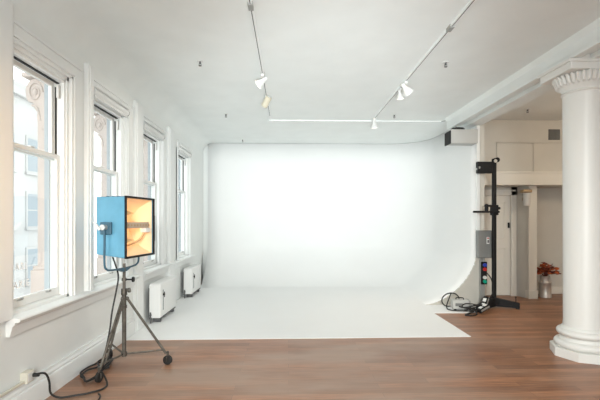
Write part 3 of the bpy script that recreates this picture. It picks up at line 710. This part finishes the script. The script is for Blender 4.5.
for k in range(5):
    c0 = Vector((3.06+random.uniform(-.05, .10), 6.58+random.uniform(-.10, .10), .012)); pts = []
    for q in range(12):
        a = q/11*2*PI*1.1+k; pts.append((c0.x+(.10+.02*k % 3)*math.cos(a), c0.y+.08*math.sin(a), .012+.022*k+.02*math.sin(a*2+k)*(k > 0)))
    cb.tube([(x, y, max(.012, z)) for x, y, z in pts], .0105, 7)
tag(cb.build('cable_tangle', M['rubber']), 'tangle of black cables heaped beside the white ballast box', 'cables')
cb = MB().tube([(3.08, 6.48, .012), (3.0, 6.30, .012), (2.90, 6.22, .012), (2.80, 6.24, .012), (2.86, 6.32, .012), (3.0, 6.40, .03)], .014, 8)
tag(cb.build('black_cable_end', M['rubber']), 'thick black cable end lying in front of the tangle', 'cable')
def strip(x, y, rz, tilt, label):
    e = empty('power_connector', (x, y, .02+.11*math.sin(-tilt)), rz); e.rotation_euler = (0, tilt, rz); tag(e, label, 'connector', 'black connectors by the stand')
    MB().box(-.11, .11, -.04, .04, 0, .07, .01).build('body', M['blackmetal'], e, 0)
    for k in range(2): MB().box(-.08+k*.09, -.02+k*.09, -.028, .028, .068, .076, .003).build('socket', M['whitep'], e, 0)
    MB().box(-.09, .09, -.044, -.039, .02, .05).build('side_label', M['strut'], e, 0)
strip(3.30, 6.60, math.radians(35), -1.0, 'tilted black multi-socket connector leaning toward the stand')
strip(3.16, 6.38, math.radians(20), -.35, 'black multi-socket connector lying in front of the tilted one')

# ------------------------------------------------------------------ light
wd = bpy.data.worlds.new('sky'); bpy.context.scene.world = wd; wd.use_nodes = True
bg = wd.node_tree.nodes['Background']; bg.inputs[0].default_value = (.965, .99, .98, 1); bg.inputs[1].default_value = 2.4
def portal(loc, rot, sx, sy):
    l = bpy.data.lights.new('window_portal', 'AREA'); l.shape = 'RECTANGLE'; l.size = sx; l.size_y = sy; l.cycles.is_portal = True
    o = bpy.data.objects.new('window_portal', l); C.objects.link(o); o.location = loc; o.rotation_euler = rot
for a, b in OPEN+BACKOPEN: portal((-2.33, (a+b)/2, (Z0+Z1)/2), (0, -PI/2, 0), Z1-Z0, b-a)
for a, b in ((-1.6, .2), (.6, 2.4), (2.8, 4.6)): portal(((a+b)/2, YR-.26, 1.9), (PI/2, 0, 0), b-a, 2.4)
def lamp(kind, loc, e, col, size=.2, rot=(0, 0, 0)):
    l = bpy.data.lights.new('lamp', kind); l.energy = e; l.color = col
    if kind == 'AREA': l.size = size
    else: l.shadow_soft_size = size
    o = bpy.data.objects.new('lamp', l); C.objects.link(o); o.location = loc; o.rotation_euler = rot; return o
# tungsten tube inside the softlight
v_ = Matrix.Translation((BX, BY, 1.05)) @ Matrix.Rotation(A, 4, 'Z')
for y in (-.13, .13):
    p_ = v_ @ Vector((fx-.10, y, zc+.015)); lamp('POINT', p_, .5, (1, .60, .36), .03)
# warm room lamps: right hand room and the corner beside the camera
lamp('POINT', (5.6, 5.2, 3.0), 38, (1, .78, .55), .2)


# unseen fill lights added behind the camera to brighten ceiling, cyclorama and floor
def soft(loc, target, e, size, col=(.97, .985, 1)):
    o = lamp('AREA', loc, e, col, size); o.rotation_euler = (Vector(target)-Vector(loc)).to_track_quat('-Z', 'Y').to_euler(); return o
soft((.3, -1.6, 1.2), (.3, 2.5, 3.42), 50, 1.6, (.88, .97, 1))
def aimed_spot(loc, target, e, ang, blend=.9, size=.5, col=(.93, .98, 1)):
    o = lamp('SPOT', loc, e, col, size); o.data.spot_size = math.radians(ang); o.data.spot_blend = blend
    o.rotation_euler = (Vector(target)-Vector(loc)).to_track_quat('-Z', 'Y').to_euler(); return o
aimed_spot((.3, -2.4, 2.6), (.6, 7.4, -.2), 1100, 62, .8, .5, (.975, 1, .965))
aimed_spot((.5, -1.0, .6), (.6, 8.6, 3.42), 1250, 44, col=(.88, .97, 1))
aimed_spot((-1.0, 1.5, 1.9), (-2.1, 2.6, 1.8), 62, 72, .9, .1, (1, .55, .22))      # warm practical lamp beside the camera
# ------------------------------------------------------------------ camera
cam = bpy.data.cameras.new('camera'); co = bpy.data.objects.new('camera', cam); C.objects.link(co)
cam.sensor_width = 36; cam.lens = 36*400/600; cam.shift_y = 21/600; cam.clip_start = .05; cam.clip_end = 200
co.location = (0, 0, 1.5); co.rotation_euler = (PI/2, 0, -math.atan(11.5/400))
sc = bpy.context.scene; sc.camera = co
sc.view_settings.view_transform = 'Standard'; sc.view_settings.look = 'None'; sc.view_settings.gamma = 1; sc.view_settings.use_curve_mapping = False
sc.view_settings.exposure = 0.26
